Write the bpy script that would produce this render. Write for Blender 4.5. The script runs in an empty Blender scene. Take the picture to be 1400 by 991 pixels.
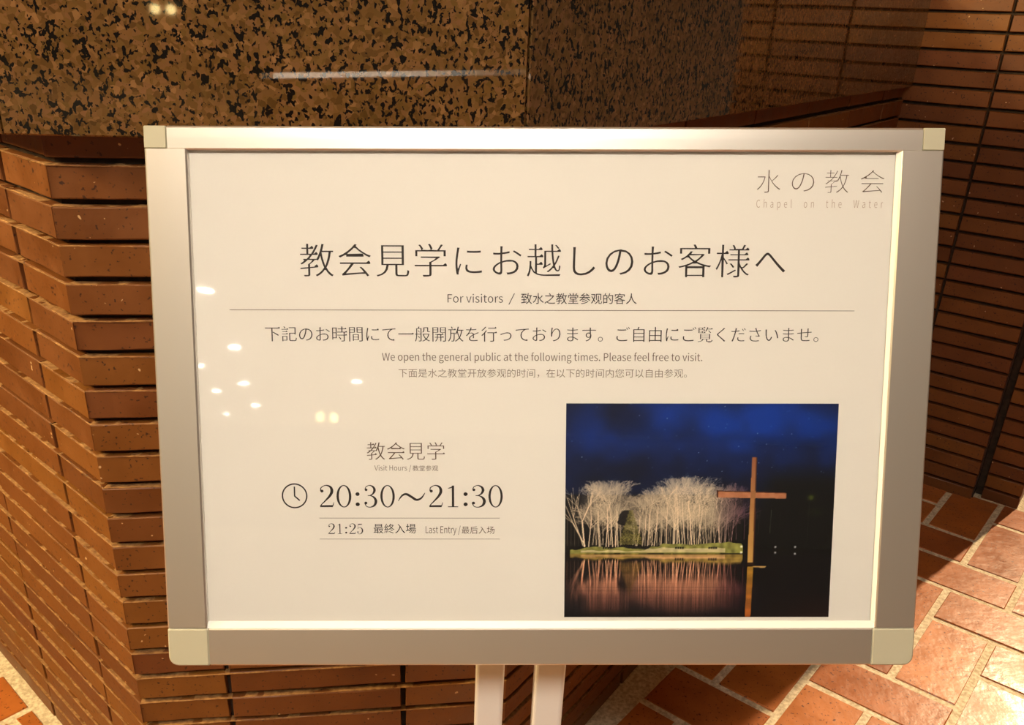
import bpy, bmesh, math, random
import numpy as np
from mathutils import Vector, Matrix

# ------------------------------------------------------------------ camera
C = bpy.context.scene.collection
sc = bpy.context.scene
U = 0.05                      # one brick course in metres
PITCH, ROLL, FPX, CAMZ = 0.3999, 0.0441, 1125.4, 27.594 * U
cd = bpy.data.cameras.new('camera'); cam = bpy.data.objects.new('camera', cd); C.objects.link(cam)
sc.camera = cam
cd.sensor_width = 36.0; cd.sensor_fit = 'HORIZONTAL'; cd.lens = FPX / 1400 * 36.0
cd.clip_start = 0.02; cd.clip_end = 100
_F = Vector((0, math.cos(PITCH), -math.sin(PITCH))); _Y = Vector((0, math.sin(PITCH), math.cos(PITCH))); _X = Vector((1, 0, 0))
_r = _X * math.cos(ROLL) + _Y * math.sin(ROLL); _u = _Y * math.cos(ROLL) - _X * math.sin(ROLL)
cam.matrix_world = Matrix(((_r.x, _u.x, -_F.x, 0), (_r.y, _u.y, -_F.y, 0), (_r.z, _u.z, -_F.z, CAMZ), (0, 0, 0, 1)))

# ------------------------------------------------------------------ exposure, world, lights
sc.view_settings.view_transform = 'Standard'; sc.view_settings.look = 'None'
sc.view_settings.gamma = 1; sc.view_settings.use_curve_mapping = False
sc.view_settings.exposure = 0.0
world = bpy.data.worlds.new('hall_ambience'); sc.world = world; world.use_nodes = True
bgn = world.node_tree.nodes['Background']
bgn.inputs[0].default_value = (1.0, 0.72, 0.44, 1); bgn.inputs[1].default_value = 0.085

def area(name, loc, target, w, h, power, col=(1, .78, .52), shape='RECTANGLE', spread=180):
    l = bpy.data.lights.new(name, 'AREA'); l.shape = shape; l.size = w
    if shape in ('RECTANGLE', 'ELLIPSE'): l.size_y = h
    l.energy = power; l.color = col; l.spread = math.radians(spread)
    o = bpy.data.objects.new(name, l); C.objects.link(o); o.location = loc
    o.rotation_euler = (Vector(target) - Vector(loc)).to_track_quat('-Z', 'Y').to_euler()
    return o
area('key_ceiling_light', (-0.15, -0.85, 2.74), (0.05, 0.62, 1.0), 1.0, 0.5, 15.3, (1, .895, .75), spread=84)
area('left_counter_light', (-2.7, -0.35, 2.74), (-0.1, 1.3, 1.1), 0.4, 0.4, 88, (1, .71, .33))
area('added_left_wall_fill', (-2.4, 0.5, 2.3), (-0.9, 1.25, 0.8), 0.2, 0.2, 30, (1, .72, .32), spread=120)  # added fill without a fixture, lifts the left brick face above the front one
sl = bpy.data.lights.new('added_right_wall_spot', 'SPOT'); sl.energy = 430; sl.color = (1, .70, .34); sl.spot_size = math.radians(17); sl.spot_blend = .75; sl.shadow_soft_size = .04  # added spot without a fixture; its soft cone edge shapes the bright upper wall
so = bpy.data.objects.new('added_right_wall_spot', sl); C.objects.link(so); so.location = (0.45, -1.3, 2.72)
so.rotation_euler = (Vector((1.50, 2.38, 1.66)) - Vector(so.location)).to_track_quat('-Z', 'Y').to_euler()
area('far_corridor_spot', (3.675, 4.01, 2.78), (.72, 1.0, 0), 0.06, 0.06, 24, (1, .72, .42), 'DISK', 45)

# ------------------------------------------------------------------ helpers
def srgb(r, g, b):
    f = lambda c: (c / 255 / 12.92) if c / 255 <= .04045 else ((c / 255 + .055) / 1.055) ** 2.4
    return (f(r), f(g), f(b), 1)

def link(name, me, mat=None, parent=None, mw=None):
    o = bpy.data.objects.new(name, me); C.objects.link(o)
    if mat and me is not None and not me.materials: me.materials.append(mat)
    if parent: o.parent = parent
    if mw is not None:
        o.matrix_basis = mw
    return o

def mesh_pd(name, vs, fs, smooth=False):
    me = bpy.data.meshes.new(name); me.from_pydata([tuple(v) for v in vs], [], fs); me.update()
    if smooth:
        for p in me.polygons: p.use_smooth = True
    return me

def bm_mesh(name, bm):
    me = bpy.data.meshes.new(name); bmesh.ops.recalc_face_normals(bm, faces=bm.faces); bm.to_mesh(me); bm.free(); return me

def add_box(bm, x0, x1, y0, y1, z0, z1, bev=0, seg=2):
    r = bmesh.ops.create_cube(bm, size=1.0)
    vs = r['verts']
    for v in vs:
        v.co = Vector(((x0 + x1) / 2 + v.co.x * (x1 - x0), (y0 + y1) / 2 + v.co.y * (y1 - y0), (z0 + z1) / 2 + v.co.z * (z1 - z0)))
    if bev:
        es = list({e for v in vs for e in v.link_edges})
        bmesh.ops.bevel(bm, geom=es, offset=bev, segments=seg, profile=.5, affect='EDGES')

def struct(o, label=None, cat=None):
    o['kind'] = 'structure'
    if label: o['label'] = label
    if cat: o['category'] = cat
    return o

# ------------------------------------------------------------------ materials
def newmat(name):
    m = bpy.data.materials.new(name); m.use_nodes = True
    nt = m.node_tree; b = nt.nodes['Principled BSDF']
    return m, nt, b
def N(nt, t, **kw):
    n = nt.nodes.new(t)
    for k, v in kw.items():
        if k.startswith('i_'):
            key = k[2:]; key = int(key) if key.isdigit() else key.replace('_', ' ')
            n.inputs[key].default_value = v
        else: setattr(n, k, v)
    return n
def ramp(nt, stops, fac=None, interp='LINEAR'):
    r = nt.nodes.new('ShaderNodeValToRGB'); r.color_ramp.interpolation = interp
    e = r.color_ramp.elements
    while len(e) < len(stops): e.new(.5)
    for el, (p, c) in zip(e, stops): el.position = p; el.color = c if len(c) == 4 else (*c, 1)
    if fac is not None: nt.links.new(fac, r.inputs[0])
    return r
def mix(nt, fac, a, b, mode='MIX'):
    m = nt.nodes.new('ShaderNodeMix'); m.data_type = 'RGBA'; m.blend_type = mode
    for sock, v in ((m.inputs[0], fac), (m.inputs[6], a), (m.inputs[7], b)):
        if hasattr(v, 'is_output') or isinstance(v, bpy.types.NodeSocket): nt.links.new(v, sock)
        else: sock.default_value = v
    return m.outputs[2]

def brick_material():
    m, nt, b = newmat('brown_brick'); L = nt.links.new
    tc = N(nt, 'ShaderNodeTexCoord'); oi = N(nt, 'ShaderNodeObjectInfo')
    off = N(nt, 'ShaderNodeVectorMath', operation='SCALE'); off.inputs[0].default_value = (13, 7, 3); L(oi.outputs['Random'], off.inputs['Scale'])
    ad = N(nt, 'ShaderNodeVectorMath', operation='ADD'); L(tc.outputs['Object'], ad.inputs[0]); L(off.outputs[0], ad.inputs[1])
    base = ramp(nt, [(0, srgb(100, 58, 24)), (.35, srgb(116, 70, 29)), (.7, srgb(124, 80, 30)), (1, srgb(106, 60, 30))], oi.outputs['Random'])
    n1 = N(nt, 'ShaderNodeTexNoise', i_Scale=14.0, i_Detail=4.0); L(ad.outputs[0], n1.inputs['Vector'])
    r1 = ramp(nt, [(.3, (.80, .74, .70)), (.7, (1.12, 1.1, 1.04))], n1.outputs[0])
    c = mix(nt, 1.0, base.outputs[0], r1.outputs[0], 'MULTIPLY')
    n2 = N(nt, 'ShaderNodeTexNoise', i_Scale=170.0, i_Detail=2.0); L(ad.outputs[0], n2.inputs['Vector'])
    r2 = ramp(nt, [(.30, (1, 1, 1)), (.36, (0, 0, 0))], n2.outputs[0])
    c = mix(nt, r2.outputs[0], c, srgb(58, 30, 18))
    n3 = N(nt, 'ShaderNodeTexNoise', i_Scale=90.0, i_Detail=1.0); L(ad.outputs[0], n3.inputs['Vector'])
    r3 = ramp(nt, [(.765, (0, 0, 0)), (.79, (1, 1, 1))], n3.outputs[0])
    c = mix(nt, r3.outputs[0], c, srgb(205, 170, 125))
    L(c, b.inputs['Base Color'])
    rr = ramp(nt, [(.3, (.38,) * 3), (.7, (.62,) * 3)], n1.outputs[0]); L(rr.outputs[0], b.inputs['Roughness'])
    bp = N(nt, 'ShaderNodeBump', i_Strength=.35, i_Distance=.001)
    n4 = N(nt, 'ShaderNodeTexNoise', i_Scale=120.0, i_Detail=4.0); L(ad.outputs[0], n4.inputs['Vector']); L(n4.outputs[0], bp.inputs['Height'])
    L(bp.outputs[0], b.inputs['Normal'])
    return m
def mortar_material(name, c1, c2, scale=60, rough=.9):
    m, nt, b = newmat(name); L = nt.links.new
    tc = N(nt, 'ShaderNodeTexCoord')
    n = N(nt, 'ShaderNodeTexNoise', i_Scale=float(scale), i_Detail=5.0); L(tc.outputs['Object'], n.inputs['Vector'])
    r = ramp(nt, [(.35, c1), (.65, c2)], n.outputs[0]); L(r.outputs[0], b.inputs['Base Color'])
    b.inputs['Roughness'].default_value = rough
    bp = N(nt, 'ShaderNodeBump', i_Strength=.6, i_Distance=.002); L(n.outputs[0], bp.inputs['Height']); L(bp.outputs[0], b.inputs['Normal'])
    return m
def tile_material():
    m, nt, b = newmat('glazed_terracotta'); L = nt.links.new
    tc = N(nt, 'ShaderNodeTexCoord'); oi = N(nt, 'ShaderNodeObjectInfo')
    geo = N(nt, 'ShaderNodeNewGeometry')
    base = ramp(nt, [(0, srgb(158, 90, 42)), (.4, srgb(178, 106, 50)), (.75, srgb(188, 116, 58)), (1, srgb(150, 82, 44))], oi.outputs['Random'])
    n1 = N(nt, 'ShaderNodeTexNoise', i_Scale=9.0, i_Detail=5.0, i_Roughness=.6); L(geo.outputs['Position'], n1.inputs['Vector'])
    r1 = ramp(nt, [(.3, (.72, .66, .62)), (.7, (1.15, 1.12, 1.08))], n1.outputs[0])
    c = mix(nt, 1.0, base.outputs[0], r1.outputs[0], 'MULTIPLY')
    n2 = N(nt, 'ShaderNodeTexNoise', i_Scale=140.0, i_Detail=2.0); L(geo.outputs['Position'], n2.inputs['Vector'])
    r2 = ramp(nt, [(.31, (1, 1, 1)), (.37, (0, 0, 0))], n2.outputs[0])
    c = mix(nt, r2.outputs[0], c, srgb(96, 48, 28))
    L(c, b.inputs['Base Color'])
    rr = ramp(nt, [(.3, (.28,) * 3), (.7, (.46,) * 3)], n1.outputs[0]); L(rr.outputs[0], b.inputs['Roughness'])
    b.inputs['Specular IOR Level'].default_value = .35; b.inputs['Coat Weight'].default_value = .12; b.inputs['Coat Roughness'].default_value = .12
    n3 = N(nt, 'ShaderNodeTexNoise', i_Scale=38.0, i_Detail=3.0); L(geo.outputs['Position'], n3.inputs['Vector'])
    bp = N(nt, 'ShaderNodeBump', i_Strength=.45, i_Distance=.0025); L(n3.outputs[0], bp.inputs['Height'])
    L(bp.outputs[0], b.inputs['Normal']); L(bp.outputs[0], b.inputs['Coat Normal'])
    return m
def granite_material():
    m, nt, b = newmat('polished_brown_granite'); L = nt.links.new
    tc = N(nt, 'ShaderNodeTexCoord')
    wn = N(nt, 'ShaderNodeTexNoise', i_Scale=90.0, i_Detail=2.0); L(tc.outputs['Object'], wn.inputs['Vector'])
    wv = N(nt, 'ShaderNodeVectorMath', operation='MULTIPLY_ADD'); L(wn.outputs['Color'], wv.inputs[0]); wv.inputs[1].default_value = (.007,) * 3; L(tc.outputs['Object'], wv.inputs[2])
    v1 = N(nt, 'ShaderNodeTexVoronoi', i_Scale=165.0, i_Randomness=1.0); L(wv.outputs[0], v1.inputs['Vector'])
    sep = N(nt, 'ShaderNodeSeparateColor'); L(v1.outputs['Color'], sep.inputs[0])
    grain = ramp(nt, [(0, srgb(82, 60, 32)), (.3, srgb(108, 80, 44)), (.55, srgb(118, 86, 56)), (.8, srgb(96, 74, 38)), (1, srgb(136, 102, 66))], sep.outputs[0])
    big = N(nt, 'ShaderNodeTexNoise', i_Scale=14.0, i_Detail=3.0); L(tc.outputs['Object'], big.inputs['Vector'])
    rb = ramp(nt, [(.35, (.84, .82, .74)), (.65, (1.1, 1.06, 1.04))], big.outputs[0])
    c = mix(nt, 1.0, grain.outputs[0], rb.outputs[0], 'MULTIPLY')
    mp = N(nt, 'ShaderNodeMapping'); mp.inputs['Scale'].default_value = (1, 1, .72); L(wv.outputs[0], mp.inputs['Vector'])
    n2 = N(nt, 'ShaderNodeTexNoise', i_Scale=185.0, i_Detail=2.2, i_Roughness=.55); L(mp.outputs[0], n2.inputs['Vector'])
    cl = N(nt, 'ShaderNodeTexNoise', i_Scale=55.0, i_Detail=2.0); L(tc.outputs['Object'], cl.inputs['Vector'])
    sm = N(nt, 'ShaderNodeMath', operation='MULTIPLY_ADD'); L(cl.outputs[0], sm.inputs[0]); sm.inputs[1].default_value = .35; L(n2.outputs[0], sm.inputs[2])
    r2 = ramp(nt, [(.595, (1, 1, 1)), (.615, (0, 0, 0))], sm.outputs[0])
    c = mix(nt, r2.outputs[0], c, srgb(20, 17, 15))
    L(c, b.inputs['Base Color'])
    b.inputs['Roughness'].default_value = .035; b.inputs['IOR'].default_value = 1.52
    return m
def metal_material(name, col, rough, aniso=.5, metallic=1.0):
    m, nt, b = newmat(name); L = nt.links.new
    b.inputs['Metallic'].default_value = metallic; b.inputs['Base Color'].default_value = col
    b.inputs['Anisotropic'].default_value = aniso
    b.inputs['Roughness'].default_value = rough
    return m
def plain(name, col, rough=.5, spec=None, noise=0):
    m, nt, b = newmat(name); L = nt.links.new
    b.inputs['Roughness'].default_value = rough
    if noise:
        tc = N(nt, 'ShaderNodeTexCoord'); n = N(nt, 'ShaderNodeTexNoise', i_Scale=35.0, i_Detail=3.0); L(tc.outputs['Object'], n.inputs['Vector'])
        d = tuple(c * (1 - noise) for c in col[:3]) + (1,)
        r = ramp(nt, [(.35, d), (.65, col)], n.outputs[0]); L(r.outputs[0], b.inputs['Base Color'])
    else: b.inputs['Base Color'].default_value = col
    return m
def cover_material():
    m = bpy.data.materials.new('clear_plastic'); m.use_nodes = True; nt = m.node_tree; nt.nodes.clear(); L = nt.links.new
    out = N(nt, 'ShaderNodeOutputMaterial'); t = N(nt, 'ShaderNodeBsdfTransparent'); g = N(nt, 'ShaderNodeBsdfGlossy')
    g.inputs['Roughness'].default_value = .03
    t.inputs[0].default_value = (.985, .985, .985, 1)
    f = N(nt, 'ShaderNodeFresnel', i_IOR=1.33); mx = N(nt, 'ShaderNodeMixShader')
    tc = N(nt, 'ShaderNodeTexCoord'); n = N(nt, 'ShaderNodeTexNoise', i_Scale=9.0, i_Detail=1.0); L(tc.outputs['Object'], n.inputs['Vector'])
    bp = N(nt, 'ShaderNodeBump', i_Strength=.25, i_Distance=.0012); L(n.outputs[0], bp.inputs['Height']); L(bp.outputs[0], g.inputs['Normal'])
    L(f.outputs[0], mx.inputs[0]); L(t.outputs[0], mx.inputs[1]); L(g.outputs[0], mx.inputs[2]); L(mx.outputs[0], out.inputs[0])
    return m
def emit(name, col, s):
    m = bpy.data.materials.new(name); m.use_nodes = True; nt = m.node_tree; nt.nodes.clear()
    e = N(nt, 'ShaderNodeEmission'); e.inputs[0].default_value = col; e.inputs[1].default_value = s
    o = N(nt, 'ShaderNodeOutputMaterial'); nt.links.new(e.outputs[0], o.inputs[0]); return m

M_brick = brick_material()
M_dark = mortar_material('raked_joint_mortar', srgb(34, 24, 16), srgb(60, 44, 30))
M_mort = mortar_material('floor_mortar', srgb(190, 174, 144), srgb(236, 224, 198), 130)
M_resid = mortar_material('mortar_residue', srgb(124, 86, 48), srgb(166, 124, 76), 120)
M_tile = tile_material(); M_gran = granite_material()
M_alu = metal_material('brushed_aluminium', (.80, .77, .72, 1), .40, 0, .88)
M_cap = plain('grey_green_plastic', srgb(184, 182, 162), .5)
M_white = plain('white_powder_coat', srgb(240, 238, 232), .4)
M_plaster = plain('white_plaster', srgb(226, 212, 190), .9, noise=.06)
M_cover = cover_material()

# ------------------------------------------------------------------ layout of the walls (in brick units)
rad = math.radians
def D(a): return Vector((math.cos(rad(a)), math.sin(rad(a)), 0))
AB = Vector((-11.389, 19.796, 0)); BC = Vector((.284, 21.458, 0))
aA, aB, aC, aR = -39.14, 8.10, 53.5, -36.4
dirA, dirB, dirC, dirR = D(aA), D(aB), D(aC), D(aR)
inn = lambda a: D(a + 90)
RC = Vector((30.006, 45.974, 0))
LA, LB, LC = 33.0, (BC - AB).length, 37.5
A0 = AB - dirA * LA

_bm = {}
rng = random.Random(5)
def brick_mesh(L, h, depth, ml=0, mr=0, var=0):
    key = (round(L, 3), round(h, 3), round(depth, 3), ml, mr, var)
    if key in _bm: return _bm[key]
    r = random.Random(int(L * 1000) + var * 77 + int(ml * 10)); j = lambda a=.025: r.uniform(-a, a)
    c = .035
    # local: x along wall, y inward, z up ; profile bottom-back, bottom-front, front-low, front-high, top-front, top-back
    n = 4; vs = []; fs = []
    for i in range(n + 1):
        t = i / n; e = 0 < i < n
        jz0, jz1, jy = (j(.022), j(.026), j(.014)) if e else (j(.012), j(.014), 0)
        for y, z in ((depth, 0), (c, jz0 * .6), (jy, c + jz0), (jy, h - c + jz1), (c, h + jz1 * .6), (depth, h)):
            xa, xb = ml * max(y, 0), L - mr * max(y, 0)
            if y < c and not ml: xa += c * .8
            if y < c and not mr: xb -= c * .8
            vs.append((xa + (xb - xa) * t, y, z))
    for i in range(n):
        a = i * 6
        for k in range(5): fs.append((a + k, a + k + 1, a + k + 7, a + k + 6))
    fs.append((0, 5, 4, 3, 2, 1)); a = n * 6; fs.append((a, a + 1, a + 2, a + 3, a + 4, a + 5)); fs.append((0, 6, 12, 18, 24, 29, 23, 17, 11, 5))
    vs = [tuple(c_ * U for c_ in v) for v in vs]
    me0 = mesh_pd('brick', vs, fs); bm = bmesh.new(); bm.from_mesh(me0); bpy.data.meshes.remove(me0)
    me = bm_mesh('brick', bm); me.materials.append(M_brick); _bm[key] = me
    return me

def place_wall(core, P, ang, cuts, k0, k1, zoff, ml=0, mr=0, depth=.9, setback=0, lastset=None, residue=True):
    d, m = D(ang), D(ang + 90)
    n = 0
    for k in range(k0, k1):
        z = zoff + k
        sb = setback + (.10 if lastset is not None and k >= lastset else 0)
        for i in range(len(cuts) - 1):
            x0, x1 = cuts[i], cuts[i + 1]
            L0 = i == 0 and ml; R0 = i == len(cuts) - 2 and mr
            xa = x0 + (0 if L0 else .07); xb = x1 - (0 if R0 else .07)
            me = brick_mesh(xb - xa, .83, depth, ml if L0 else 0, mr if R0 else 0, rng.randrange(4))
            p = P + d * (xa + rng.uniform(-.015, .015) * (0 if L0 or R0 else 1)) + m * (sb + rng.uniform(-.02, .03)) + Vector((0, 0, z + rng.uniform(-.015, .015)))
            mw = Matrix.Translation(p * U) @ Matrix.Rotation(rad(ang), 4, 'Z') @ Matrix.Rotation(rng.uniform(-.002, .002), 4, 'Y')
            b = link('brick', me, None, core, mw)
            n += 1
    return n

ZT = 24.62                       # underside of the granite
# cores (dark raked mortar behind the bricks)
def core_prism(name, pts, z0, z1, mat=M_dark):
    n = len(pts); vs = [(p.x * U, p.y * U, z0 * U) for p in pts] + [(p.x * U, p.y * U, z1 * U) for p in pts]
    fs = [tuple(range(n - 1, -1, -1)), tuple(range(n, 2 * n))] + [(i, (i + 1) % n, n + (i + 1) % n, n + i) for i in range(n)]
    bm = bmesh.new(); me = mesh_pd(name, vs, fs); bm.from_mesh(me); bpy.data.meshes.remove(me)
    me = bm_mesh(name, bm); me.materials.append(mat); return me
rk = .30                          # how deep the joints are raked
def wall_core(name, P, ang, L, z1, tl=0, tr=0, th=4.0, rk=rk):
    d, m = D(ang), D(ang + 90)
    a = P + m * rk + d * (tl * rk); b = P + d * L + m * rk - d * (tr * rk)
    return link(name, core_prism(name, [a, b, b + m * th - d * (tr * th), a + m * th + d * (tl * th)], 0, z1))
T = .437
w = struct(wall_core('wall_left', A0, aA, LA, ZT, 0, T), 'brown brick face of the counter base turning away at the far left, brightly lit', 'wall')
cutsA = [LA - x for x in (33.0, 27.15, 21.06, 14.97, 8.88, 2.78, 0)]
place_wall(w, A0, aA, cutsA, 0, 25, 0.0, 0, T, lastset=24)
w = struct(wall_core('wall_front', AB, aB, LB, ZT, T, T), 'dim brown brick face of the counter base straight behind the notice stand', 'wall')
place_wall(w, AB, aB, [0, 2.76, 8.33, LB], 0, 25, 0.0, T, T, lastset=24)
w = struct(wall_core('wall_side', BC, aC, LC, ZT, T, 0), 'shaded brown brick face of the counter base running back to the right wall', 'wall')
place_wall(w, BC, aC, [0, 2.78] + [2.78 + 6.09 * i for i in range(1, 6)] + [LC], 0, 25, 0.0, T, 0, lastset=24)
# right wall : corner at RC, running to the left/back ; then a small set-back pilaster and the return
wr = struct(wall_core('wall_right', RC - dirR * 29.2, aR, 29.2, 56, 0, 0, 4.0), 'tall brown stack-bonded brick wall on the right', 'wall')
ZR = 28.763 - 29
place_wall(wr, RC - dirR * 29.2, aR, [29.2 - x for x in (29.2, 22.98, 16.89, 10.80, 4.72, 0)], 0, 56, -.17)
PR = RC + dirR * .22 + inn(aR) * .75
wp = struct(wall_core('wall_corner', RC + dirR * .02 + inn(aR) * .75, aR, 2.2, 56, 0, 0, 3.0, .35), 'narrow set-back brick pier at the end of the right wall', 'wall')
place_wall(wp, PR, aR, [.12, 2.22], 0, 56, -.17, 0, .01, depth=1.6)
PE = PR + dirR * 2.28
place_wall(wp, PE + inn(aR) * .06, 51.5, [0, 2.78, 8.87, 14.96, 21.0], 0, 56, -.17, .01, 0, depth=1.0)
link('mortar_core', core_prism('mortar_core', [PE + D(51.5) * .3 + D(141.5) * .3, PE + D(51.5) * 21 + D(141.5) * .3, PE + D(51.5) * 21 + D(141.5) * 3, PE + D(51.5) * 2.2 + D(141.5) * 1.7], 0, 56), M_dark, wp)
# light crust of mortar along brick edges of the lit left face (one small mesh per course)
wl = bpy.data.objects['wall_left']; wf = bpy.data.objects['wall_front']
def residue(name, parent, P, ang, L, k0, k1, zoff, seed):
    d, m = D(ang), D(ang + 90); r = random.Random(seed); vs = []; fs = []
    for k in range(k0, k1):
        n = int(L * 3); z = zoff + k + .83; b0 = len(vs)
        for i in range(n + 1):
            x = L * i / n; f = r.uniform(-.012, .012); t = r.uniform(-.02, .022) * (1.5 if r.random() < .1 else 1); w = r.uniform(.18, .30)
            for y, zz in ((.006 + f, -.03), (-.004 + f, -.004), (.03 + f, t), (w, t * .6)):
                q = P + d * x + m * y + Vector((0, 0, z + zz)); vs.append(q * U)
        for i in range(n):
            a = b0 + i * 4
            for j_ in range(3): fs.append((a + j_, a + 4 + j_, a + 5 + j_, a + 1 + j_))
    o = link(name, mesh_pd(name, vs, fs), M_resid, parent); o['kind'] = 'stuff'; return o
residue('mortar_crust', wl, A0, aA, LA, 0, 25, 0.0, 1)
residue('mortar_crust', wf, AB, aB, LB, 0, 25, 0.0, 2)
residue('mortar_crust', bpy.data.objects['wall_side'], BC, aC, LC, 0, 25, 0.0, 3)

# ------------------------------------------------------------------ granite counter above the base
GB = Vector((.10, 20.62, 0))                       # outer corner between the front and side slabs
GT = 29.4
def line_x(P, a, Q, b):
    d1, d2 = D(a), D(b); den = d1.x * d2.y - d1.y * d2.x; r = Q - P
    return P + d1 * ((r.x * d2.y - r.y * d2.x) / den)
gA = line_x(AB - inn(aA) * .9, aA, GB, aB)          # outer corner left/front
gA0 = gA - dirA * LA
th = 1.0
gC1 = line_x(GB, aC, RC - inn(aR) * -.02, aR)
def slab(P, Q, ang, tl, tr, z0, z1):
    d, m = D(ang), D(ang + 90); L = (Q - P).length; c = .04
    def rg(y, i): return [P + d * (tl * y + i) + m * y, P + d * (L - tr * y - i) + m * y]
    vs = []
    for y, i in ((0, c), (c, 0), (th, 0)):
        a, b = rg(y, i)
        vs += [(a.x, a.y, z0 + i), (b.x, b.y, z0 + i), (b.x, b.y, z1 - i), (a.x, a.y, z1 - i)]
    fs = [(0, 1, 2, 3), (11, 10, 9, 8)]
    for r0 in (0, 4):
        for i in range(4):
            k = (i + 1) % 4; fs.append((r0 + 4 + i, r0 + 4 + k, r0 + k, r0 + i))
    return mesh_pd('granite_panel', [tuple(c_ * U for c_ in v) for v in vs], fs)
counter = struct(link('trim_1', core_prism('counter_core', [gA0 + inn(aA) * 1.1, gA + (inn(aA) + inn(aB)) * .6, GB + (inn(aB) + inn(aC)) * .6, gC1 + inn(aC) * 1.1 - dirC * .3, gC1 + inn(aC) * 4 - dirC * 2, GB + Vector((-3, 9, 0)), gA + Vector((-1, 9, 0)), gA0 + inn(aA) * 4], ZT + .3, GT - .1), M_dark), 'polished brown granite fascia with black flecks above the brick counter base', 'counter')
link('granite_panel', slab(gA0, gA - dirA * .03, aA, 0, T, ZT, GT), M_gran, counter)
link('granite_panel', slab(gA + dirB * .03, GB - dirB * .03, aB, T, T, ZT, GT), M_gran, counter)
link('granite_panel', slab(GB + dirC * .03, gC1, aC, T, 0, ZT, GT), M_gran, counter)
top = [gA0 - inn(aA) * .05, gA - (inn(aA) + inn(aB)) * .03, GB - (inn(aB) + inn(aC)) * .03, gC1 - inn(aC) * .05 - dirC * .5, gC1 + inn(aC) * 9 - dirC * 8, gA0 + inn(aA) * 9]
link('counter_top', core_prism('counter_top', top, GT, GT + .5, M_gran), None, counter)

# ------------------------------------------------------------------ floor with herringbone tiles
E1, E2 = D(-36.49), D(53.51)
SK = .073
rowsY = {-4: 23.1, -3: 26.12, -2: 29.08, -1: 32.0, 0: 34.75, 1: 37.55, 2: 40.65, 3: 43.75, 4: 46.75, 5: 49.7, 6: 52.65}
def rowY(r):
    if r in rowsY: return rowsY[r]
    return 52.65 + (r - 6) * 2.93 if r > 6 else 23.1 + (r + 4) * 2.95
def PT(c, r):
    Y = rowY(r); s = -2.72 + 2.9 * c
    return (s + SK * (Y - 40), Y)
fl = bmesh.new(); add_box(fl, -9, 9, -21, 7, -.06, -.0028)
floor = struct(link('floor', bm_mesh('floor', fl), M_mort), 'herringbone floor of glossy orange-brown terracotta tiles with pale mortar joints', 'floor')
# keep-out half planes in (X,Y) grid coordinates
def toXY(P): return Vector((P.dot(E1), P.dot(E2)))
def clip(poly, n, c):                 # keep n.p > c
    out = []
    for i in range(len(poly)):
        p, q = poly[i], poly[(i + 1) % len(poly)]; a, b = n.dot(p) - c, n.dot(q) - c
        if a > 0: out.append(p)
        if (a > 0) != (b > 0): out.append(p + (q - p) * (a / (a - b)))
    return out
def hp(P, ang, off):                  # outside of wall through P
    nw = -D(ang + 90); n = Vector((nw.dot(E1), nw.dot(E2))); return n, n.dot(toXY(P)) + off
nC = hp(Vector((7.34, 29.8, 0)), 49.2, .6)
hA = hp(AB, aA, .5); hB = hp(AB, aB, .6); hC = nC
Rxy = toXY(PE)
tiles_n = 0; far_v = []; far_f = []
def tile(poly):
    global tiles_n
    c = sum(poly, Vector((0, 0))) / len(poly)
    ds = [(n.dot(c) - k, n, k) for n, k in (hA, hB, hC)]
    ds.sort(key=lambda t: -t[0])
    if ds[0][0] < -2.2: return
    if ds[0][0] < 4: poly = clip(poly, ds[0][1], ds[0][2])
    if len(poly) < 3: return
    if c.y > 52:
        if c.x < Rxy.x + .6: poly = clip(poly, Vector((0, -1)), -(55.3))
        elif c.y > 55: poly = clip(poly, Vector((1, .04)), Rxy.x + .35 + .04 * 55)
        if len(poly) < 3: return
    # clean duplicates
    pp = []
    for p in poly:
        if not pp or (p - pp[-1]).length > .05: pp.append(p)
    if (pp[0] - pp[-1]).length < .05: pp.pop()
    if len(pp) < 3: return
    c = sum(pp, Vector((0, 0))) / len(pp)
    if sum((pp[i] - c).cross(pp[(i + 1) % len(pp)] - c) for i in range(len(pp))) < .8: return
    n = len(pp); ch = .05; r = random.Random(tiles_n)
    W = lambda p, z: tuple((E1 * p.x + E2 * p.y + Vector((0, 0, z)) - (E1 * c.x + E2 * c.y)) * U)
    topz = r.uniform(-.015, .015)
    vs = [W(c + (p - c) * (1 - ch / max(.5, (p - c).length)), topz) for p in pp] + [W(p, -.05 + topz) for p in pp] + [W(p, -.3) for p in pp]
    fs = [tuple(range(n))]
    for a in (0, n):
        for i in range(n):
            k = (i + 1) % n; fs.append((a + n + i, a + n + k, a + k, a + i))
    cw = E1 * c.x + E2 * c.y
    if not (8 < cw.y < 64 and -26 < cw.x < 44):
        b0 = len(far_v); far_v.extend([(v[0] + cw.x * U, v[1] + cw.y * U, v[2]) for v in vs]); far_f.extend([tuple(b0 + i for i in f) for f in fs[:n + 1]]); return
    me = mesh_pd('floor_tile', vs, fs)
    o = link('floor_tile', me, M_tile, floor, Matrix.Translation((E1 * c.x + E2 * c.y) * U) @ Matrix.Rotation(r.uniform(-.003, .003), 4, 'X') @ Matrix.Rotation(r.uniform(-.003, .003), 4, 'Y'))
    tiles_n += 1
g = .17
def rect(c0, r0, c1, r1):
    a, b, c_, d = PT(c0, r0), PT(c1, r0), PT(c1, r1), PT(c0, r1)
    return [Vector((a[0] + g, a[1] + g)), Vector((b[0] - g, b[1] + g)), Vector((c_[0] - g, c_[1] - g)), Vector((d[0] + g, d[1] - g))]
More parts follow.
